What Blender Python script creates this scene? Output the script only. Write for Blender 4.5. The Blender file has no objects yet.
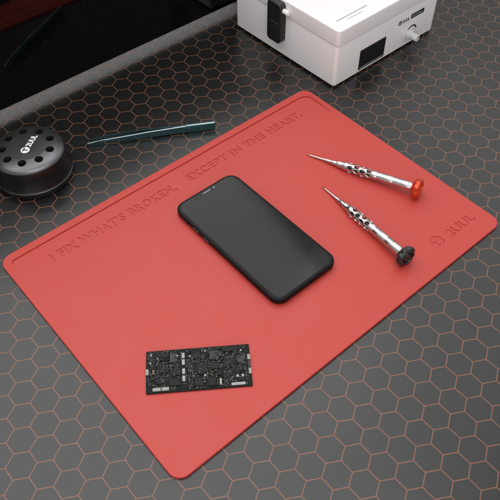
import bpy, bmesh, math, random
from mathutils import Vector, Matrix
S = 0.01                      # everything below is authored in centimetres
PI = math.pi
scene = bpy.context.scene
COL = scene.collection
random.seed(7)

# ------------------------------------------------------------------ materials
def new_mat(name, color, rough=0.5, metal=0.0, spec=0.5, coat=0.0, bump=0.0, bump_scale=400.0,
            rough_var=0.0, var_scale=60.0, tint=0.0):
    m = bpy.data.materials.new(name); m.use_nodes = True
    nt = m.node_tree; N = nt.nodes; L = nt.links
    b = N['Principled BSDF']
    b.inputs['Base Color'].default_value = (*color, 1)
    b.inputs['Roughness'].default_value = rough
    b.inputs['Metallic'].default_value = metal
    b.inputs['Specular IOR Level'].default_value = spec
    b.inputs['Coat Weight'].default_value = coat
    b.inputs['Coat Roughness'].default_value = 0.06
    tc = N.new('ShaderNodeTexCoord')
    if rough_var or tint:
        nz = N.new('ShaderNodeTexNoise'); nz.inputs['Scale'].default_value = var_scale
        nz.inputs['Detail'].default_value = 5
        L.new(tc.outputs['Object'], nz.inputs['Vector'])
        if rough_var:
            mr = N.new('ShaderNodeMapRange')
            mr.inputs['From Min'].default_value = 0.3; mr.inputs['From Max'].default_value = 0.7
            mr.inputs['To Min'].default_value = rough - rough_var; mr.inputs['To Max'].default_value = rough + rough_var
            L.new(nz.outputs['Fac'], mr.inputs['Value']); L.new(mr.outputs['Result'], b.inputs['Roughness'])
        if tint:
            mx = N.new('ShaderNodeMix'); mx.data_type = 'RGBA'
            mx.inputs[6].default_value = (*[c * (1 - tint) for c in color], 1)
            mx.inputs[7].default_value = (*[min(1, c * (1 + tint)) for c in color], 1)
            L.new(nz.outputs['Fac'], mx.inputs[0]); L.new(mx.outputs[2], b.inputs['Base Color'])
    if bump:
        n2 = N.new('ShaderNodeTexNoise'); n2.inputs['Scale'].default_value = bump_scale
        n2.inputs['Detail'].default_value = 3
        L.new(tc.outputs['Object'], n2.inputs['Vector'])
        bp = N.new('ShaderNodeBump'); bp.inputs['Strength'].default_value = bump
        bp.inputs['Distance'].default_value = 0.0003
        L.new(n2.outputs['Fac'], bp.inputs['Height']); L.new(bp.outputs['Normal'], b.inputs['Normal'])
    return m

M = {}
M['silicone'] = new_mat('red_silicone', (0.50, 0.050, 0.038), 0.44, spec=0.42, bump=0.12, bump_scale=2500, rough_var=0.05, var_scale=40, tint=0.03)
M['white'] = new_mat('white_painted_metal', (0.84, 0.825, 0.82), 0.38, spec=0.45, bump=0.05, bump_scale=1500, rough_var=0.04, tint=0.012)
M['black_plastic'] = new_mat('black_plastic', (0.012, 0.012, 0.012), 0.42, bump=0.1, bump_scale=900, rough_var=0.06)
M['black_gloss'] = new_mat('black_gloss', (0.006, 0.006, 0.007), 0.12, spec=0.5)
M['phone_glass'] = new_mat('phone_glass', (0.006, 0.006, 0.007), 0.10, spec=0.28, rough_var=0.02, var_scale=90)
M['phone_bezel'] = new_mat('phone_bezel', (0.004, 0.004, 0.005), 0.11, spec=0.25)
M['phone_frame'] = new_mat('phone_frame', (0.005, 0.005, 0.005), 0.3, metal=0.0, spec=0.14)
M['panel_glass'] = new_mat('panel_glass', (0.002, 0.002, 0.002), 0.05, spec=0.42)
M['panel_shell'] = new_mat('panel_shell', (0.006, 0.006, 0.006), 0.5)
M['can_black'] = new_mat('can_black', (0.006, 0.006, 0.006), 0.3, spec=0.5, rough_var=0.04)
M['can_top'] = new_mat('can_top', (0.13, 0.13, 0.135), 0.3, metal=0.85, spec=0.5, bump=0.15, bump_scale=1800, rough_var=0.04)
M['hole_dark'] = new_mat('hole_dark', (0.003, 0.003, 0.003), 0.7, spec=0.1)
M['print_white'] = new_mat('print_white', (0.82, 0.82, 0.82), 0.5)
M['print_black'] = new_mat('print_black', (0.02, 0.02, 0.02), 0.5)
M['print_grey'] = new_mat('print_grey', (0.28, 0.28, 0.29), 0.5)
M['steel'] = new_mat('polished_steel', (0.62, 0.595, 0.585), 0.2, metal=1.0, rough_var=0.05, var_scale=120)
M['steel_dark'] = new_mat('tool_steel', (0.10, 0.09, 0.09), 0.3, metal=1.0)
M['orange'] = new_mat('orange_anodised', (0.62, 0.062, 0.018), 0.26, metal=0.55, spec=0.6)
M['orange_core'] = new_mat('orange_recess', (0.55, 0.05, 0.015), 0.35, metal=0.5)
M['cap_black'] = new_mat('black_anodised', (0.022, 0.025, 0.025), 0.24, metal=0.3, spec=0.6)
M['cap_core'] = new_mat('black_recess', (0.012, 0.02, 0.02), 0.3, metal=0.3)
M['tweezer'] = new_mat('teal_coated_steel', (0.09, 0.20, 0.215), 0.24, metal=0.85, rough_var=0.05, var_scale=150)
M['tweezer_highlight'] = new_mat('painted_edge_highlight', (0.78, 0.88, 0.90), 0.3, metal=1.0)  # pale colour imitating the bright reflection on the tweezers' top edge
M['pcb'] = new_mat('circuit_board_black', (0.008, 0.010, 0.0085), 0.5, spec=0.14, tint=0.3, var_scale=900, bump=0.2, bump_scale=2500)
M['chip'] = new_mat('chip_black', (0.008, 0.008, 0.009), 0.5, spec=0.25)
M['chip_grey'] = new_mat('chip_grey', (0.035, 0.037, 0.035), 0.45, spec=0.3)
M['solder'] = new_mat('solder_bits', (0.10, 0.098, 0.088), 0.4, metal=0.4)
M['shield'] = new_mat('tin_shield', (0.27, 0.265, 0.25), 0.45, metal=0.4)
M['ceramic'] = new_mat('white_ceramic', (0.36, 0.35, 0.335), 0.5)
M['brown_part'] = new_mat('brown_part', (0.16, 0.10, 0.06), 0.5)
M['lcd'] = new_mat('display_glass', (0.010, 0.011, 0.010), 0.15, spec=0.4)
M['knob'] = new_mat('knob_plastic', (0.62, 0.62, 0.62), 0.3, rough_var=0.05)

def desk_material(s, ox, oy):
    m = bpy.data.materials.new('hexagon_desk_top'); m.use_nodes = True
    nt = m.node_tree; N = nt.nodes; L = nt.links
    b = N['Principled BSDF']
    tc = N.new('ShaderNodeTexCoord')
    w = math.sqrt(3) * s * S; h = 3 * s * S
    def vm(op, a, bb=None, c=None):
        n = N.new('ShaderNodeVectorMath'); n.operation = op
        L.new(a, n.inputs[0])
        for i, v in ((1, bb), (2, c)):
            if v is None: continue
            if isinstance(v, tuple): n.inputs[i].default_value = v
            else: L.new(v, n.inputs[i])
        return n
    def mt(op, a, bb=None, clamp=False):
        n = N.new('ShaderNodeMath'); n.operation = op; n.use_clamp = clamp
        for i, v in ((0, a), (1, bb)):
            if v is None: continue
            if isinstance(v, (int, float)): n.inputs[i].default_value = v
            else: L.new(v, n.inputs[i])
        return n.outputs[0]
    def cell(dx, dy):
        p = vm('SUBTRACT', tc.outputs['Object'], (ox * S + dx, oy * S + dy, 0)).outputs[0]
        q = vm('WRAP', p, (w / 2, h / 2, 1), (-w / 2, -h / 2, -1)).outputs[0]
        a = vm('ABSOLUTE', q).outputs[0]
        sx = N.new('ShaderNodeSeparateXYZ'); L.new(a, sx.inputs[0])
        d2 = vm('DOT_PRODUCT', a, (0.5, math.sqrt(3) / 2, 0)).outputs['Value']
        return mt('MAXIMUM', sx.outputs[0], d2)
    d = mt('MINIMUM', cell(0, 0), cell(w / 2, h / 2))
    edge = mt('SUBTRACT', w / 2, d)                       # distance to the nearest cell edge
    mr = N.new('ShaderNodeMapRange'); mr.interpolation_type = 'SMOOTHSTEP'
    mr.inputs['From Min'].default_value = 0.03 * S; mr.inputs['From Max'].default_value = 0.054 * S
    mr.inputs['To Min'].default_value = 1; mr.inputs['To Max'].default_value = 0
    L.new(edge, mr.inputs['Value'])
    nz = N.new('ShaderNodeTexNoise'); nz.inputs['Scale'].default_value = 22; nz.inputs['Detail'].default_value = 2
    L.new(tc.outputs['Object'], nz.inputs['Vector'])
    base = N.new('ShaderNodeMix'); base.data_type = 'RGBA'
    base.inputs[6].default_value = (0.006, 0.006, 0.006, 1); base.inputs[7].default_value = (0.009, 0.0088, 0.0085, 1)
    L.new(nz.outputs['Fac'], base.inputs[0])
    mix = N.new('ShaderNodeMix'); mix.data_type = 'RGBA'
    mix.inputs[7].default_value = (0.205, 0.085, 0.047, 1)
    L.new(mr.outputs['Result'], mix.inputs[0]); L.new(base.outputs[2], mix.inputs[6])
    L.new(mix.outputs[2], b.inputs['Base Color'])
    rr = N.new('ShaderNodeMapRange'); rr.inputs['From Min'].default_value = 0.3; rr.inputs['From Max'].default_value = 0.7
    rr.inputs['To Min'].default_value = 0.285; rr.inputs['To Max'].default_value = 0.325
    L.new(nz.outputs['Fac'], rr.inputs['Value']); L.new(rr.outputs['Result'], b.inputs['Roughness'])
    sp = N.new('ShaderNodeMapRange')                      # the printed lines are a little duller than the film between them
    sp.inputs['To Min'].default_value = 0.70; sp.inputs['To Max'].default_value = 0.50
    L.new(mr.outputs['Result'], sp.inputs['Value']); L.new(sp.outputs['Result'], b.inputs['Specular IOR Level'])
    fine = N.new('ShaderNodeTexNoise'); fine.inputs['Scale'].default_value = 1800
    L.new(tc.outputs['Object'], fine.inputs['Vector'])
    hsum = mt('ADD', mt('MULTIPLY', fine.outputs['Fac'], 0.35), mt('MULTIPLY', mr.outputs['Result'], 0.6))
    bp = N.new('ShaderNodeBump'); bp.inputs['Strength'].default_value = 0.12; bp.inputs['Distance'].default_value = 0.0003
    L.new(hsum, bp.inputs['Height']); L.new(bp.outputs['Normal'], b.inputs['Normal'])
    return m

# ------------------------------------------------------------------ helpers
def thing(name, label, cat, loc=(0, 0, 0), rot=None, group=None):
    o = bpy.data.objects.new(name, None); COL.objects.link(o)
    o.empty_display_size = 0.02
    o.location = Vector(loc) * S
    if rot is not None:
        o.rotation_euler = rot.to_euler() if hasattr(rot, 'to_euler') else rot
    tag(o, label, cat, group)
    return o
def tag(o, label, cat, group=None):
    o['label'] = label; o['category'] = cat
    if group: o['group'] = group
def obj(name, bm, mat, parent=None, loc=(0, 0, 0), rot=None, sharp=32, label=None):
    bmesh.ops.recalc_face_normals(bm, faces=bm.faces)
    lim = math.radians(sharp)
    for f in bm.faces: f.smooth = len(f.verts) <= 4
    for e in bm.edges:
        e.smooth = not (len(e.link_faces) != 2 or e.calc_face_angle(0) > lim)
    bmesh.ops.scale(bm, vec=(S, S, S), verts=bm.verts)
    me = bpy.data.meshes.new(name); bm.to_mesh(me); bm.free()
    me.materials.append(M[mat] if isinstance(mat, str) else mat)
    o = bpy.data.objects.new(name, me); COL.objects.link(o)
    o.location = Vector(loc) * S
    if rot is not None: o.rotation_euler = rot
    if parent: o.parent = parent
    if label: o['label'] = label
    return o
def rrect(hx, hy, r, n=8, cx=0, cy=0):
    r = max(r, 0.0005); pts = []
    for k, (sx, sy) in enumerate(((1, 1), (-1, 1), (-1, -1), (1, -1))):
        for i in range(n + 1):
            a = PI / 2 * (k + i / n)
            pts.append((cx + sx * (hx - r) + r * math.cos(a), cy + sy * (hy - r) + r * math.sin(a)))
    return pts
def rings_to_bm(bm, rings, cap0=True, cap1=True):
    R = [[bm.verts.new(p) for p in ring] for ring in rings]
    n = len(R[0])
    for a, b in zip(R, R[1:]):
        for i in range(n):
            bm.faces.new((a[i], a[(i + 1) % n], b[(i + 1) % n], b[i]))
    if cap0: bm.faces.new(list(reversed(R[0])))
    if cap1: bm.faces.new(R[-1])
    return R
def slab(x0, x1, y0, y1, z0, z1, r=0.2, bev=0.05, nb=3, n=8, bot=None, bm=None):
    """block with rounded corners in plan and rounded top and bottom edges"""
    bm = bm or bmesh.new()
    hx, hy, cx, cy = (x1 - x0) / 2, (y1 - y0) / 2, (x0 + x1) / 2, (y0 + y1) / 2
    bb = bev if bot is None else bot
    prof = []
    if bb > 0:
        for i in range(nb + 1):
            a = PI / 2 * i / nb; prof.append((bb * (1 - math.sin(a)), z0 + bb * (1 - math.cos(a))))
    else: prof.append((0, z0))
    if bev > 0:
        for i in range(nb + 1):
            a = PI / 2 * i / nb; prof.append((bev * (1 - math.cos(a)), z1 - bev * (1 - math.sin(a))))
    else: prof.append((0, z1))
    rings_to_bm(bm, [[(x, y, z) for x, y in rrect(hx - d, hy - d, r - d, n, cx, cy)] for d, z in prof])
    return bm
def lathe(prof, n=48, mod=None, bm=None, cap0=True, cap1=True):
    bm = bm or bmesh.new(); rings = []
    for k, (r, z) in enumerate(prof):
        ring = []
        for i in range(n):
            a = 2 * PI * i / n; rr = max(r, 0.0004)
            if mod: rr *= mod(k, a)
            ring.append((rr * math.cos(a), rr * math.sin(a), z))
        rings.append(ring)
    rings_to_bm(bm, rings, cap0, cap1)
    return bm
def prism(poly, z0, z1, bm=None):
    bm = bm or bmesh.new()
    rings_to_bm(bm, [[(x, y, z0) for x, y in poly], [(x, y, z1) for x, y in poly]])
    return bm
def annulus(bm, r0, r1, z0, z1, a0=0, a1=2 * PI, n=48, cx=0, cy=0):
    full = abs(a1 - a0 - 2 * PI) < 1e-6; secs = []
    for i in range(n if full else n + 1):
        a = a0 + (a1 - a0) * i / n; c, s = math.cos(a), math.sin(a)
        secs.append([bm.verts.new((cx + r * c, cy + r * s, z)) for r, z in ((r0, z0), (r1, z0), (r1, z1), (r0, z1))])
    for i in range(len(secs) - (0 if full else 1)):
        a, b = secs[i], secs[(i + 1) % len(secs)]
        for k in range(4): bm.faces.new((a[k], a[(k + 1) % 4], b[(k + 1) % 4], b[k]))
    if not full:
        bm.faces.new(secs[0]); bm.faces.new(list(reversed(secs[-1])))
    return bm
def xform(bm, mat):
    bmesh.ops.transform(bm, matrix=mat, verts=bm.verts); return bm
def join(a, b):
    me = bpy.data.meshes.new('tmp'); b.to_mesh(me); b.free(); a.from_mesh(me); bpy.data.meshes.remove(me); return a
def text_bm(txt, width, height, z0, z1, bold=0.02, spacing=1.0):
    """lettering as a solid, fitted into width x height with its lower left corner at the origin"""
    cu = bpy.data.curves.new('lettering', 'FONT'); cu.body = txt
    cu.size = 1; cu.extrude = 0.05; cu.offset = bold; cu.resolution_u = 3; cu.space_character = spacing
    o = bpy.data.objects.new('lettering', cu); COL.objects.link(o)
    dg = bpy.context.evaluated_depsgraph_get()
    me = bpy.data.meshes.new_from_object(o.evaluated_get(dg))
    bm = bmesh.new(); bm.from_mesh(me)
    bpy.data.objects.remove(o); bpy.data.curves.remove(cu); bpy.data.meshes.remove(me)
    bmesh.ops.remove_doubles(bm, verts=bm.verts, dist=1e-5)
    xs = [v.co.x for v in bm.verts]; ys = [v.co.y for v in bm.verts]
    x0, x1, y0, y1 = min(xs), max(xs), min(ys), max(ys)
    for v in bm.verts:
        v.co = Vector(((v.co.x - x0) / (x1 - x0) * width, (v.co.y - y0) / (y1 - y0) * height, z1 if v.co.z > 0 else z0))
    return bm
def cut(target, cutter_bm):
    """boolean difference, evaluated into the target's mesh"""
    bmesh.ops.recalc_face_normals(cutter_bm, faces=cutter_bm.faces)
    bmesh.ops.scale(cutter_bm, vec=(S, S, S), verts=cutter_bm.verts)
    me = bpy.data.meshes.new('cutter'); cutter_bm.to_mesh(me); cutter_bm.free()
    c = bpy.data.objects.new('cutter', me); COL.objects.link(c)
    c.parent = target.parent; c.location = target.location
    md = target.modifiers.new('cut', 'BOOLEAN'); md.operation = 'DIFFERENCE'; md.solver = 'EXACT'
    md.use_self = True; md.object = c
    bpy.context.view_layer.update()
    dg = bpy.context.evaluated_depsgraph_get()
    new = bpy.data.meshes.new_from_object(target.evaluated_get(dg))
    target.modifiers.clear(); old = target.data; target.data = new; new.name = old.name
    bpy.data.meshes.remove(old); bpy.data.objects.remove(c); bpy.data.meshes.remove(me)
    bm = bmesh.new(); bm.from_mesh(new)
    bmesh.ops.dissolve_degenerate(bm, dist=1e-7, edges=bm.edges)
    lim = math.radians(30)
    bm.normal_update()
    for f in bm.faces: f.smooth = abs(f.normal.z) < 0.999
    for e in bm.edges: e.smooth = not (len(e.link_faces) != 2 or e.calc_face_angle(0) > lim)
    bm.to_mesh(new); bm.free()
def stroke(path, widths, z0, z1):
    """flat channel along a 2D path"""
    Lp, Rp = [], []
    for i, p in enumerate(path):
        a = Vector(path[max(i - 1, 0)]); b = Vector(path[min(i + 1, len(path) - 1)])
        t = (b - a).normalized(); nrm = Vector((-t.y, t.x)); w = widths[i] / 2
        Lp.append(tuple(Vector(p) + nrm * w)); Rp.append(tuple(Vector(p) - nrm * w))
    return prism(Lp + Rp[::-1], z0, z1)

MZ = 0.3                       # top of the mat above the desk

# ------------------------------------------------------------------ desk (setting)
bm = bmesh.new()
bm.faces.new([bm.verts.new(p) for p in ((-160, -160, 0), (190, -160, 0), (190, 150, 0), (-160, 150, 0))])
desk = obj('desk_top', bm, desk_material(1.2043, 1.2578, 0.7332))
desk['kind'] = 'structure'

# ------------------------------------------------------------------ red silicone mat
MATW, MATH = 40.0, 28.149
mat = obj('work_mat', slab(0, MATW, -MATH, 0, 0, MZ, r=1.15, bev=0.07, nb=3, n=10, bot=0.03), 'silicone')
tag(mat, 'red silicone work mat with debossed lettering lying flat on the hexagon desk', 'mat')
path = [(0.85, -1.45), (0.90, -1.15), (1.08, -1.0), (1.4, -0.97)]
path += [(1.4 + 36.8 * i / 12, -0.97) for i in range(1, 13)]
path += [(38.2 + 1.05 * math.sin(a), -2.02 + 1.05 * math.cos(a)) for a in [PI / 2 * k / 6 for k in range(1, 7)]]
path += [(39.25, -3.0), (39.25, -4.0), (39.25, -5.2)]
wd = [0.10, 0.17, 0.20] + [0.21] * (len(path) - 6) + [0.16, 0.10, 0.03]
cut(mat, stroke(path, wd, MZ - 0.12, MZ + 0.1))
DEB = 0.07
for txt, x0, x1, y0, h in (("I FIX WHAT'S BROKEN,", 3.9, 18.5, -3.65, 1.15), ("EXCEPT IN THE HEART.", 20.15, 36.3, -3.55, 1.05)):
    t = text_bm(txt, x1 - x0, h + (0.15 if ',' in txt else 0), MZ - DEB, MZ + 0.1, bold=0.035, spacing=1.15)
    cut(mat, xform(t, Matrix.Translation((x0, y0 - (0.15 if ',' in txt else 0), 0))))
t = text_bm('2UUL', 3.75, 1.0, MZ - DEB, MZ + 0.1, bold=0.03, spacing=1.05)
cut(mat, xform(t, Matrix.Translation((34.65, -26.2, 0))))
disc = lathe([(0.72, MZ - DEB), (0.72, MZ + 0.1)], 40)
cut(mat, xform(disc, Matrix.Translation((33.15, -25.6, 0))))
def tee(cx, cy, w, h, t, z0, z1, bm=None):
    """the T of the round mark"""
    bm = prism([(cx - w / 2, cy + h / 2), (cx - w / 2, cy + h / 2 - t), (cx - t / 2, cy + h / 2 - t), (cx - t / 2, cy - h / 2),
                (cx + t / 2, cy - h / 2), (cx + t / 2, cy + h / 2 - t), (cx + w / 2, cy + h / 2 - t), (cx + w / 2, cy + h / 2)], z0, z1, bm)
    return bm
em = obj('raised_mark', tee(33.15, -25.6, 0.85, 0.8, 0.22, MZ - DEB - 0.01, MZ - 0.004), 'silicone', mat)

# ------------------------------------------------------------------ smartphone
PX, PY, PW, PH, PT = 16.22, -21.4, 7.7, 15.55, 0.78
ph = thing('smartphone', 'black smartphone with blank dark screen lying on the red mat', 'phone', (PX, PY, MZ))
obj('phone_body', slab(0, PW, 0, PH, 0.0, PT - 0.04, r=1.15, bev=0.16, nb=5, n=14, bot=0.26), 'phone_frame', ph)
obj('bezel', slab(0.27, PW - 0.27, 0.27, PH - 0.27, PT - 0.06, PT - 0.006, r=0.92, bev=0.03, n=14), 'phone_bezel', ph)
# display outline with the notch cut into its far short edge
def screen_poly(ins, r):
    x0, x1, y0, y1 = ins, PW - ins, ins, PH - ins
    base = rrect((x1 - x0) / 2, (y1 - y0) / 2, r, 10, (x0 + x1) / 2, (y0 + y1) / 2)
    first = base[:11]; rest = base[11:]
    nw, nd, nr = 3.3, 0.46, 0.2; cx = PW / 2; out = list(first)
    for i in range(6):
        a = PI / 2 * i / 5; out.append((cx + nw / 2 + nr * (1 - math.sin(a)), y1 - nr * (1 - math.cos(a))))
    for sx in (1, -1):
        for i in range(7):
            a = PI / 2 * (i / 6 if sx == 1 else 1 - i / 6)
            out.append((cx + sx * (nw / 2 - nr * 1.2 * (1 - math.cos(a))), y1 - nd + nr * 1.2 * (1 - math.sin(a))))
    for i in range(6):
        a = PI / 2 * (1 - i / 5); out.append((cx - nw / 2 - nr * (1 - math.sin(a)), y1 - nr * (1 - math.cos(a))))
    return out + rest
obj('screen', prism(screen_poly(0.40, 0.82), PT - 0.02, PT), 'phone_glass', ph)
obj('earpiece', slab(PW / 2 - 0.5, PW / 2 + 0.5, PH - 0.62, PH - 0.50, PT - 0.015, PT - 0.002, r=0.05, bev=0.005), 'print_grey', ph)
obj('front_camera', xform(lathe([(0.11, PT - 0.015), (0.11, PT - 0.003), (0.0, PT - 0.002)], 20), Matrix.Translation((PW / 2 + 0.95, PH - 0.55, 0))), 'print_grey', ph)
for y0, y1 in ((11.35, 12.35), (9.75, 10.75)):
    obj('volume_button', xform(slab(-0.5, 0.5, -0.13, 0.13, -0.04, 0.06, r=0.12, bev=0.03), Matrix.Translation((0, (y0 + y1) / 2, 0.42)) @ Matrix.Rotation(-PI / 2, 4, 'Y') @ Matrix.Rotation(PI / 2, 4, 'Z')), 'steel_dark', ph)
obj('mute_switch', xform(slab(-0.25, 0.25, -0.1, 0.1, -0.04, 0.04, r=0.08, bev=0.02), Matrix.Translation((0, 13.2, 0.42)) @ Matrix.Rotation(-PI / 2, 4, 'Y') @ Matrix.Rotation(PI / 2, 4, 'Z')), 'phone_frame', ph)
obj('side_button', xform(slab(-0.9, 0.9, -0.13, 0.13, -0.04, 0.05, r=0.12, bev=0.03), Matrix.Translation((PW, 10.8, 0.42)) @ Matrix.Rotation(PI / 2, 4, 'Y') @ Matrix.Rotation(PI / 2, 4, 'Z')), 'phone_frame', ph)

# ------------------------------------------------------------------ circuit board
BL, BW, BT = 8.72, 3.98, 0.12
cb = thing('circuit_board', 'small black circuit board packed with tiny components on the red mat', 'circuit board',
           (2.47, -20.64, MZ), (0, 0, math.atan2(-5.07, 7.08)))
obj('board', slab(0, BL, 0, BW, 0.03, 0.03 + BT, r=0.08, bev=0.02), 'pcb', cb)
ZB = 0.03 + BT
def comp(name, mat, u, v, du, dv, h=0.1, r=0.02):
    # u from the left end, v from the far long edge
    return obj(name, slab(u, u + du, BW - v - dv, BW - v, ZB - 0.01, ZB + h, r=r, bev=min(0.02, h / 3), nb=1, n=2), mat, cb)
for v in (0.45, 1.08, 1.95, 2.62): comp('white_connector', 'ceramic', 3.0, v, 0.24, 0.5, 0.12)
comp('tin_shield', 'shield', 0.55, 3.55, 0.68, 0.3, 0.13); comp('tin_shield', 'shield', 1.28, 3.55, 0.62, 0.3, 0.13)
comp('edge_contact', 'shield', -0.03, 1.75, 0.26, 0.55, 0.1); comp('edge_contact', 'brown_part', 0.52, 1.85, 0.16, 0.42, 0.1)
comp('edge_contact', 'shield', 8.48, 1.05, 0.27, 0.5, 0.1); comp('edge_contact', 'shield', 8.50, 2.35, 0.25, 0.55, 0.1)
comp('edge_contact', 'chip_grey', 8.50, 1.62, 0.22, 0.66, 0.07)
comp('white_strip', 'ceramic', 7.0, 3.6, 1.15, 0.24, 0.08)
comp('capacitor', 'ceramic', 6.05, 3.15, 0.17, 0.55, 0.16)
for u, v in ((7.55, 3.02), (7.98, 3.02)):
    obj('round_capacitor', xform(lathe([(0.12, ZB), (0.12, ZB + 0.12), (0.09, ZB + 0.15)], 14), Matrix.Translation((u, BW - v, 0))), 'ceramic', cb)
for u, v, du, dv, m_, h in ((3.85, 0.35, 0.75, 0.7, 'chip', .09), (4.2, 1.5, 0.9, 1.0, 'chip', .1), (5.3, 0.4, 0.8, 0.9, 'chip_grey', .08), (5.35, 1.6, 0.7, 0.6, 'chip', .1),
        (6.4, 0.2, 1.3, 0.42, 'chip', .12), (6.5, 1.0, 0.9, 0.9, 'chip', .08), (7.6, 1.1, 0.6, 0.7, 'chip_grey', .08), (1.0, 0.3, 0.9, 0.45, 'chip', .1),
        (1.1, 1.4, 0.75, 0.75, 'chip', .09), (2.0, 0.35, 0.6, 0.9, 'chip_grey', .08), (2.0, 1.9, 0.7, 0.6, 'chip', .1), (0.9, 2.6, 0.8, 0.6, 'chip', .08),
        (1.95, 2.85, 0.75, 0.6, 'chip', .12), (4.0, 2.95, 0.7, 0.7, 'chip', .14), (5.1, 3.0, 0.6, 0.75, 'chip', .14), (6.4, 2.4, 0.8, 0.55, 'chip', .09), (7.4, 2.05, 0.75, 0.5, 'chip', .09), (3.5, 1.6, 0.4, 0.7, 'chip_grey', .1)):
    comp('chip', m_, u, v, du, dv, h)
for u, v, m_ in ((3.6, 0.75, 'ceramic'), (2.55, 0.55, 'ceramic'), (2.5, 1.0, 'brown_part'), (0.9, 0.75, 'ceramic'), (0.35, 0.3, 'shield'), (0.3, 1.15, 'shield'), (4.8, 2.65, 'ceramic'),
        (5.75, 2.75, 'shield'), (4.75, 3.25, 'ceramic'), (3.85, 2.65, 'brown_part'), (5.0, 2.5, 'brown_part'), (6.0, 0.3, 'chip_grey'), (7.9, 0.5, 'shield'), (6.15, 2.0, 'chip_grey'), (4.9, 0.3, 'shield')):
    comp('capacitor', m_, u, v, random.uniform(.12, .2), random.uniform(.12, .24), random.uniform(.06, .14))
tiny = bmesh.new()
for k in range(760):
    u, v = random.uniform(0.15, BL - 0.3), random.uniform(0.12, BW - 0.2)
    if 2.9 < u < 3.3: continue
    a = random.choice((0, 1)); l, w_ = random.choice(((.09, .05), (.12, .06), (.07, .04)))
    du, dv = (l, w_) if a else (w_, l)
    if k % 3 == 0: u = round(u * 3.4) / 3.4
    h = random.uniform(0.03, 0.115)
    slab(u, u + du, BW - v - dv, BW - v, ZB - 0.01, ZB + h, r=0.005, bev=0.0, n=1, bm=tiny)
t = obj('surface_components', tiny, 'solder', cb); t['kind'] = 'stuff'
dark = bmesh.new()
for k in range(420):
    u, v = random.uniform(0.15, BL - 0.4), random.uniform(0.12, BW - 0.3)
    if 2.9 < u < 3.3: continue
    if k % 2: u = round(u * 2.6) / 2.6
    if v > 3.15 and (u > 6.7 or u < 2.2): continue
    if u > 8.2 or u < 0.3: continue
    du, dv = random.choice(((.16, .09), (.09, .2), (.07, .13), (.22, .1)))
    slab(u, u + du, BW - v - dv, BW - v, ZB - 0.01, ZB + random.uniform(0.04, 0.15), r=0.01, bev=0.0, n=1, bm=dark)
t = obj('dark_components', dark, 'chip', cb); t['kind'] = 'stuff'
pads = bmesh.new()
for k in range(75):
    u, v = random.uniform(0.2, BL - 0.4), random.uniform(0.15, BW - 0.4)
    n = random.randint(3, 8)
    for i in range(n):
        uu, vv = (u + i * 0.085, v) if k % 2 else (u, v + i * 0.085)
        if uu > BL - .2 or vv > BW - .15: break
        slab(uu, uu + 0.05, BW - vv - 0.05, BW - vv, ZB - 0.01, ZB + 0.012, r=0.01, bev=0, n=1, bm=pads)
t = obj('solder_pads', pads, 'solder', cb); t['kind'] = 'stuff'

# ------------------------------------------------------------------ screwdrivers
def perforated_tube(r, z0, z1, around=6, rows=4, wall=0.07):
    bm = bmesh.new(); n = 20; dz = (z1 - z0) / rows; da = 2 * PI / around
    for j in range(rows):
        for i in range(around):
            ac = da * (i + 0.5 * (j % 2)); zc = z0 + dz * (j + 0.5); out = []
            for k in range(n):
                t = 2 * PI * k / n; c, s = math.cos(t), math.sin(t)
                sc = 1 / max(abs(c), abs(s))
                bo = (0.5 * da * c * sc, 0.5 * dz * s * sc); bi = (0.40 * da * c, 0.43 * dz * s)
                q = []
                for rr, (pa, pz) in ((r, bo), (r, bi), (r - wall, bi), (r - wall, bo)):
                    q.append(bm.verts.new((rr * math.cos(ac + pa), rr * math.sin(ac + pa), zc + pz)))
                out.append(q)
            for k in range(n):
                a, b = out[k], out[(k + 1) % n]
                for e in range(3): bm.faces.new((a[e], b[e], b[e + 1], a[e + 1]))
    bmesh.ops.remove_doubles(bm, verts=bm.verts, dist=0.002)
    return bm
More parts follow.
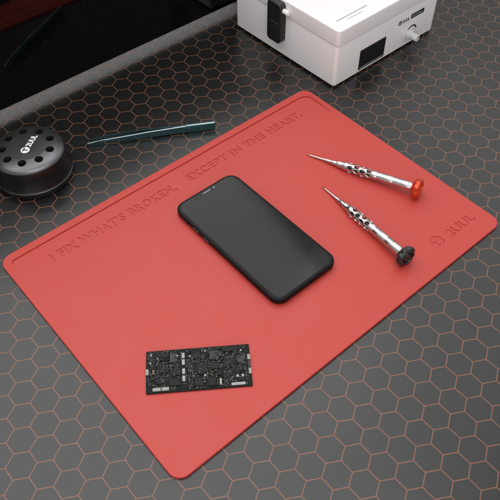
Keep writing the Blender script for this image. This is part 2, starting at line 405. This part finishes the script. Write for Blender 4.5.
def make_driver(name, label, tip, end, roll, capm, corem):
    tip = Vector(tip); d = Vector(end) - tip; Ln = d.length
    q = d.to_track_quat('Z', 'Y') @ Matrix.Rotation(roll, 3, 'Z').to_quaternion()
    t = thing(name, label, 'screwdriver', tip, q, 'precision screwdrivers on the mat')
    k = Ln / 12.3; W = 1.17
    def rl(prof): return [(r_ * W, z_) for r_, z_ in prof]
    obj('bit', lathe(rl([(0.015, 0), (0.05, 0.06), (0.07, 0.5), (0.095, 1.5), (0.12, 2.2), (0.12, 2.4)]), 20), 'steel', t)
    obj('nose', lathe(rl([(0.13, 2.2 * k), (0.16, 2.24 * k), (0.17, 2.9 * k), (0.215, 3.0 * k), (0.23, 3.5 * k), (0.31, 3.62 * k), (0.34, 4.3 * k), (0.38, 4.38 * k), (0.40, 4.55 * k), (0.40, 4.75 * k), (0.37, 4.78 * k)]), 40), 'steel', t)
    obj('perforated_sleeve', perforated_tube(0.43 * W, 4.76 * k, 7.5 * k), 'steel', t)
    obj('core', lathe(rl([(0.19, 4.7 * k), (0.19, 7.6 * k)]), 24), 'steel_dark', t)
    obj('grip', lathe(rl([(0.37, 7.48 * k), (0.40, 7.5 * k), (0.405, 7.9 * k), (0.38, 7.96 * k), (0.38, 8.15 * k), (0.40, 8.2 * k), (0.40, 9.7 * k), (0.385, 9.74 * k), (0.385, 9.84 * k), (0.40, 9.88 * k), (0.40, 11.5 * k), (0.36, 11.62 * k), (0.36, 11.8 * k)]), 48), 'steel', t)
    def scal(kk, a): return 1 + (0.045 * math.cos(9 * a) if 3 <= kk <= 8 else 0)
    z = 11.72 * k
    cap = obj('end_cap', lathe(rl([(0.36, z), (0.47, z + 0.02), (0.55, z + 0.10), (0.74, z + 0.26), (0.85, z + 0.42), (0.88, z + 0.60), (0.86, z + 0.78), (0.76, z + 0.90),
                          (0.62, z + 0.96), (0.54, z + 0.93), (0.48, z + 0.72), (0.0, z + 0.70)]), 108, scal), capm, t)
    def star(kk, a): return 1 + 0.16 * math.cos(6 * a)
    obj('cap_spinner', lathe(rl([(0.36, z + 0.68), (0.36, z + 0.84), (0.30, z + 0.91), (0.12, z + 0.94), (0.0, z + 0.92)]), 72, star), corem, cap)
    return t
make_driver('screwdriver', 'steel precision screwdriver with an orange end cap on the red mat', (32.13, -8.54, MZ + 0.06), (36.3, -20.2, MZ + 1.02), 0.3, 'orange', 'orange_core')
make_driver('screwdriver', 'steel precision screwdriver with a black end cap on the red mat', (29.94, -13.13, MZ + 0.06), (28.72, -25.2, MZ + 1.02), 0.5, 'cap_black', 'cap_core')

# ------------------------------------------------------------------ tweezers
TB = Vector((27.55, 1.55)); TT = Vector((15.35, 8.75))
tl = (TT - TB).length; ta = math.atan2((TT - TB).y, (TT - TB).x)
tw = thing('tweezers', 'slim dark teal tweezers lying on edge on the desk behind the red mat', 'tweezers', (TB.x, TB.y, 0), (0, 0, ta))
def arm(side, z_mid=0.52):
    bm = bmesh.new(); n = 40; secs = []
    for i in range(n + 1):
        t = i / n; x = 0.25 + t * (tl - 0.25)
        bow = 0.24 * (math.sin(min(1, max(0, (t - 0.22) / 0.78)) * PI * 0.62)) ** 1.2
        if t > 0.82: bow -= (t - 0.82) * 0.2
        y = side * (0.075 + bow)
        hh = 0.42 if t < 0.24 else 0.42 - 0.05 * (t - 0.24) / 0.3 if t < 0.54 else 0.37 - 0.30 * ((t - 0.54) / 0.46) ** 0.9
        hh = max(hh, 0.05); zc = z_mid - 0.12 * max(0, t - 0.5) - 0.22 * max(0, (t - 0.8) / 0.2) ** 2
        th = 0.13 if t < 0.8 else 0.13 - 0.05 * (t - 0.8) / 0.2
        secs.append([bm.verts.new(p) for p in ((x, y - th / 2, zc - hh), (x, y + th / 2, zc - hh), (x, y + th / 2, zc + hh), (x, y - th / 2, zc + hh))])
    for a, b in zip(secs, secs[1:]):
        for k in range(4): bm.faces.new((a[k], a[(k + 1) % 4], b[(k + 1) % 4], b[k]))
    bm.faces.new(secs[0]); bm.faces.new(secs[-1][::-1])
    bmesh.ops.bevel(bm, geom=[e for e in bm.edges if e.calc_face_angle(0) > 0.8], offset=0.02, segments=2, affect='EDGES')
    return bm
for s_ in (1, -1):
    a_ = obj('arm', arm(s_), 'tweezer', tw)
    if s_ < 0: continue
    # pale strip standing in for the light caught along the near arm's top
    eb = bmesh.new(); n = 40; secs = []
    src = arm(s_); src.free()
    for i in range(n + 1):
        t = i / n; x = 0.28 + t * (tl - 0.30)
        tt = (x - 0.25) / (tl - 0.25)
        bow = 0.24 * (math.sin(min(1, max(0, (tt - 0.22) / 0.78)) * PI * 0.62)) ** 1.2
        if tt > 0.82: bow -= (tt - 0.82) * 0.2
        y = s_ * (0.075 + bow)
        hh = 0.42 if tt < 0.24 else 0.42 - 0.05 * (tt - 0.24) / 0.3 if tt < 0.54 else 0.37 - 0.30 * ((tt - 0.54) / 0.46) ** 0.9
        hh = max(hh, 0.05); zc = 0.52 - 0.12 * max(0, tt - 0.5) - 0.22 * max(0, (tt - 0.8) / 0.2) ** 2
        w_ = 0.075 if tt < 0.85 else 0.05
        secs.append([eb.verts.new(p) for p in ((x, y - w_, zc + hh - 0.01), (x, y + w_, zc + hh - 0.01), (x, y + w_ * .8, zc + hh + 0.012), (x, y - w_ * .8, zc + hh + 0.012))])
    for a, b in zip(secs, secs[1:]):
        for k in range(4): eb.faces.new((a[k], a[(k + 1) % 4], b[(k + 1) % 4], b[k]))
    eb.faces.new(secs[0]); eb.faces.new(secs[-1][::-1])
    obj('edge_highlight', eb, 'tweezer_highlight', a_)
obj('joint', slab(0, 3.3, -0.17, 0.17, 0.06, 0.985, r=0.06, bev=0.03), 'tweezer', tw)
obj('edge_highlight', slab(0.05, 3.25, -0.02, 0.12, 0.975, 1.0, r=0.03, bev=0.008), 'tweezer_highlight', COL.objects['joint'])  # the same painted highlight carried on over the joint

# ------------------------------------------------------------------ round black can with vent holes
CX, CY = 8.7, 8.5
can = thing('vented_canister', 'round black canister with vent holes and a white logo on top, beside the mat', 'canister', (CX, CY, 0))
obj('can_body', lathe([(3.7, 0.12), (3.94, 0.15), (3.98, 0.3), (4.0, 0.62), (4.12, 0.68), (4.12, 0.77), (4.0, 0.84), (3.93, 1.0), (3.80, 2.4), (3.75, 3.15), (3.72, 3.26), (3.66, 3.28), (3.6, 3.1), (0, 3.0)], 96), 'can_black', can)
obj('base_foot', lathe([(3.8, 0), (3.86, 0.05), (3.86, 0.3), (3.5, 0.32)], 72), 'black_plastic', can)
top = obj('top_plate', lathe([(3.62, 3.1), (3.64, 3.27), (3.60, 3.32), (3.50, 3.40), (3.3, 3.51), (3.0, 3.61), (2.6, 3.69), (2.0, 3.74), (1.2, 3.76), (0, 3.76)], 96), 'can_top', can, sharp=50)
hc = bmesh.new()
for k in range(9):
    a = math.radians(-90 + 40 * k)
    join(hc, xform(lathe([(0.43, 3.02), (0.43, 4.0)], 28), Matrix.Translation((2.45 * math.cos(a), 2.45 * math.sin(a), 0))))
cut(top, hc)
obj('hole_floor', lathe([(3.4, 3.06), (3.4, 3.14), (0, 3.14)], 48), 'hole_dark', can)  # plain near-black disc closing the vent holes from below
LA = math.radians(35)
def on_top(bm): return xform(bm, Matrix.Translation((-0.40, -0.45, 3.755)) @ Matrix.Rotation(LA, 4, 'Z'))
lg = obj('logo_disc', on_top(lathe([(0.46, 0.0), (0.46, 0.014), (0, 0.014)], 36)), 'print_white', can)
obj('logo_mark', on_top(tee(0, 0, 0.52, 0.52, 0.14, 0.0, 0.020)), 'print_black', lg)
obj('lettering', on_top(xform(text_bm('2UUL', 1.75, 0.62, -0.04, 0.014, bold=0.035), Matrix.Translation((0.58, -0.31, 0)))), 'print_white', can)

# ------------------------------------------------------------------ white instrument box
BX0, BY0 = 42.7, -2.05; BWX, BDY = 18.3, 17.7
box = thing('instrument_box', 'white metal instrument box with a hinged lid, dark display and knob on the desk', 'instrument box', (BX0, BY0, 0), (0, 0, math.radians(0.8)))
obj('base_plate', slab(0.5, BWX - 0.5, 0.5, BDY - 0.5, 0.12, 0.32, r=0.4, bev=0.0, n=6), 'black_plastic', box)
body = obj('box_body', slab(0, BWX, 0, BDY, 0.28, 5.6, r=0.4, bev=0.04, n=10, bot=0.1, nb=4), 'white', box)
obj('seam', slab(0.12, BWX - 0.12, 0.12, BDY - 0.12, 5.5, 5.7, r=0.3, bev=0.0, n=10), 'print_black', box)
lid = obj('lid', slab(-0.07, BWX + 0.07, -0.07, BDY + 0.07, 5.66, 7.66, r=0.5, bev=0.13, n=10, bot=0.1, nb=4), 'white', box)
for x, y in ((1.3, 1.3), (BWX - 1.3, 1.3), (1.3, BDY - 1.3), (BWX - 1.3, BDY - 1.3)):
    obj('foot', xform(lathe([(0.6, 0), (0.7, 0.06), (0.7, 0.3)], 24), Matrix.Translation((x, y, 0))), 'black_plastic', box)
FR = Matrix.Rotation(PI / 2, 4, 'X')                     # local xy -> box front (x right, z up), local z -> towards -y
def on_front(bm, x, z, out=0.0): return xform(bm, Matrix.Translation((x, -out, z)) @ FR)
dw = obj('display_window', on_front(slab(0, 4.55, 0, 2.75, -0.05, 0.07, r=0.10, bev=0.03), 4.15, 0.62), 'black_plastic', box)
obj('display_glass', on_front(slab(0.18, 4.37, 0.42, 2.6, 0.0, 0.085, r=0.05, bev=0.01), 4.15, 0.62), 'lcd', dw)
obj('display_highlight', on_front(slab(0.18, 4.37, 0.18, 0.27, 0.0, 0.10, r=0.03, bev=0.01), 4.15, 0.62), 'print_grey', dw)  # grey bar painted in for the highlight line low in the display
KX, KZ = 13.2, 1.8
kb = obj('knob', on_front(lathe([(0.62, -0.05), (0.66, 0.05), (0.66, 0.42), (0.60, 0.5), (0.44, 0.52), (0.43, 1.45), (0.38, 1.52), (0, 1.54)], 48), KX, KZ), 'knob', box)
obj('knob_pointer', on_front(slab(-0.05, 0.05, 0.1, 0.36, 1.50, 1.56, r=0.02, bev=0.01), KX, KZ), 'print_black', kb)
sc = bmesh.new(); annulus(sc, 0.86, 1.06, -0.02, 0.015, math.radians(20), math.radians(160), 28)
obj('dial_scale', on_front(sc, KX + 0.5, KZ - 0.05), 'print_black', box)
ic = bmesh.new(); annulus(ic, 0.20, 0.31, -0.02, 0.015, n=32); tee(0, 0, 0.3, 0.3, 0.10, -0.02, 0.016, ic)
obj('logo_mark', on_front(ic, 11.1, 4.08), 'print_black', box)
obj('lettering', on_front(xform(text_bm('2UUL', 1.35, 0.46, -0.02, 0.015, bold=0.03), Matrix.Translation((0.42, -0.23, 0))), 11.1, 4.08), 'print_black', box)
pl = obj('name_plate', on_front(slab(0, 2.5, 0, 0.62, -0.02, 0.02, r=0.08, bev=0.008), 13.1, 3.85), 'print_black', box)
mk = bmesh.new(); x = 0.2
for k in range(9):
    w_ = random.uniform(0.1, 0.24)
    if x + w_ > 2.35: break
    slab(x, x + w_, 0.2, 0.42, 0.0, 0.024, r=0.02, bev=0, n=1, bm=mk); x += w_ + 0.07
obj('worn_print', on_front(mk, 13.1, 3.85), 'print_grey', pl)
mk = bmesh.new(); x = 1.3
for k in range(34):
    w_ = random.uniform(0.08, 0.2)
    if x > 6.3: break
    slab(x, x + w_, 1.62, 1.80, 7.64, 7.666, r=0.02, bev=0, n=1, bm=mk); x += w_ + 0.05
x = 2.4
for k in range(20):
    w_ = random.uniform(0.06, 0.16)
    if x > 5.0: break
    slab(x, x + w_, 1.12, 1.24, 7.64, 7.666, r=0.02, bev=0, n=1, bm=mk); x += w_ + 0.06
obj('fine_print', mk, 'print_grey', lid)
# black clasp on the left side
LY0, LY1 = 8.5, 10.85
lt = obj('clasp', xform(slab(LY0, LY1, 2.15, 7.4, 0.0, 0.95, r=0.55, bev=0.16, n=8, bot=0.02), Matrix(((0, 0, -1, 0), (1, 0, 0, 0), (0, 1, 0, 0), (0, 0, 0, 1)))), 'black_plastic', box)
obj('clasp_lever', xform(slab(LY0 + 0.3, LY1 - 0.3, 2.45, 5.0, 0.9, 1.08, r=0.35, bev=0.08), Matrix(((0, 0, -1, 0), (1, 0, 0, 0), (0, 1, 0, 0), (0, 0, 0, 1)))), 'black_plastic', lt)
for k in range(5):
    obj('clasp_rib', slab(-0.85, -0.15, LY0 - 0.05, LY0 + 0.06, 2.75 + 0.62 * k, 3.05 + 0.62 * k, r=0.03, bev=0.02), 'black_plastic', lt)
obj('clasp_pin', xform(lathe([(0.3, 0), (0.3, 0.85), (0.25, 0.92)], 24), Matrix.Translation((-0.4, LY0 + 0.05, 6.55)) @ Matrix.Rotation(PI / 2, 4, 'X')), 'white', lt)

# ------------------------------------------------------------------ black display panel leaning back at the rear
TH = math.radians(1.6)
pn = thing('display_panel', 'large glossy black display panel standing behind the round canister and tweezers', 'monitor', (0, 18.3, 0))
TILT = Matrix.Translation((0, 0, 1.5)) @ Matrix.Rotation(-TH, 4, 'X')
# panel local: x along, z up the face, front face at y = 0
def up(bm): return xform(bm, TILT @ Matrix.Rotation(PI / 2, 4, 'X'))
obj('panel_shell', up(slab(-12, 50, 0, 18.6, -1.4, -0.01, r=0.25, bev=0.06)), 'panel_shell', pn)
obj('panel_glass', up(slab(-11.98, 49.98, 0.02, 18.58, -0.1, 0.0, r=0.25, bev=0.02)), 'panel_glass', pn)
for x in (-10.5, 47.5):
    obj('stand_foot', slab(x, x + 1.2, 0.3, 7.5, 0, 1.75, r=0.3, bev=0.08), 'panel_shell', pn)

# ------------------------------------------------------------------ light
w = bpy.data.worlds.new('World'); scene.world = w; w.use_nodes = True
bg = w.node_tree.nodes['Background']; bg.inputs[0].default_value = (1, 0.985, 0.975, 1); bg.inputs[1].default_value = 0.46
def area(name, yaw, elev, dist, sx, sy, rad, target=(18, -4, 0)):
    la = bpy.data.lights.new(name, 'AREA'); la.shape = 'RECTANGLE'; la.size = sx; la.size_y = sy
    la.energy = rad * PI * sx * sy
    o = bpy.data.objects.new(name, la); COL.objects.link(o)
    a, e = math.radians(yaw), math.radians(elev)
    d = Vector((math.cos(e) * math.cos(a), math.cos(e) * math.sin(a), math.sin(e)))
    o.location = Vector(target) * S + d * dist
    o.rotation_euler = d.to_track_quat('Z', 'Y').to_euler()
    return o
area('back_softbox', 78, 37, 1.7, 1.7, 0.62, 1.25)
area('high_softbox', 92, 66, 1.6, 1.9, 1.1, 1.85)
area('overhead', 245, 84, 0.98, 0.75, 0.55, 2.6, target=(8, -26, 0))
area('front_fill', 236, 17, 1.9, 1.8, 1.0, 1.9)
area('right_fill', 8, 52, 1.8, 1.0, 1.5, 0.85)  # added fill lamp, brightens the desk's sheen on the right

# ------------------------------------------------------------------ camera (solved from the mat's corners and the hexagon grid)
cam = bpy.data.cameras.new('Camera'); co = bpy.data.objects.new('Camera', cam); COL.objects.link(co)
r = Vector((0.75807227, -0.65216395, -0.00293373)); u = Vector((0.50484885, 0.58397427, 0.63568994)); f = Vector((0.41286084, 0.48338001, -0.77193892))
mw = Matrix(((r.x, u.x, -f.x), (r.y, u.y, -f.y), (r.z, u.z, -f.z))).to_4x4()
mw.translation = Vector((-8.10546955, -46.11862354, 50.34671879 + MZ)) * S
co.matrix_world = mw
cam.sensor_width = 36; cam.lens = 683.219 / 500 * 36
cam.clip_start = 0.01; cam.clip_end = 50
scene.camera = co
scene.view_settings.view_transform = 'Standard'; scene.view_settings.look = 'None'
scene.view_settings.exposure = 0; scene.view_settings.gamma = 1
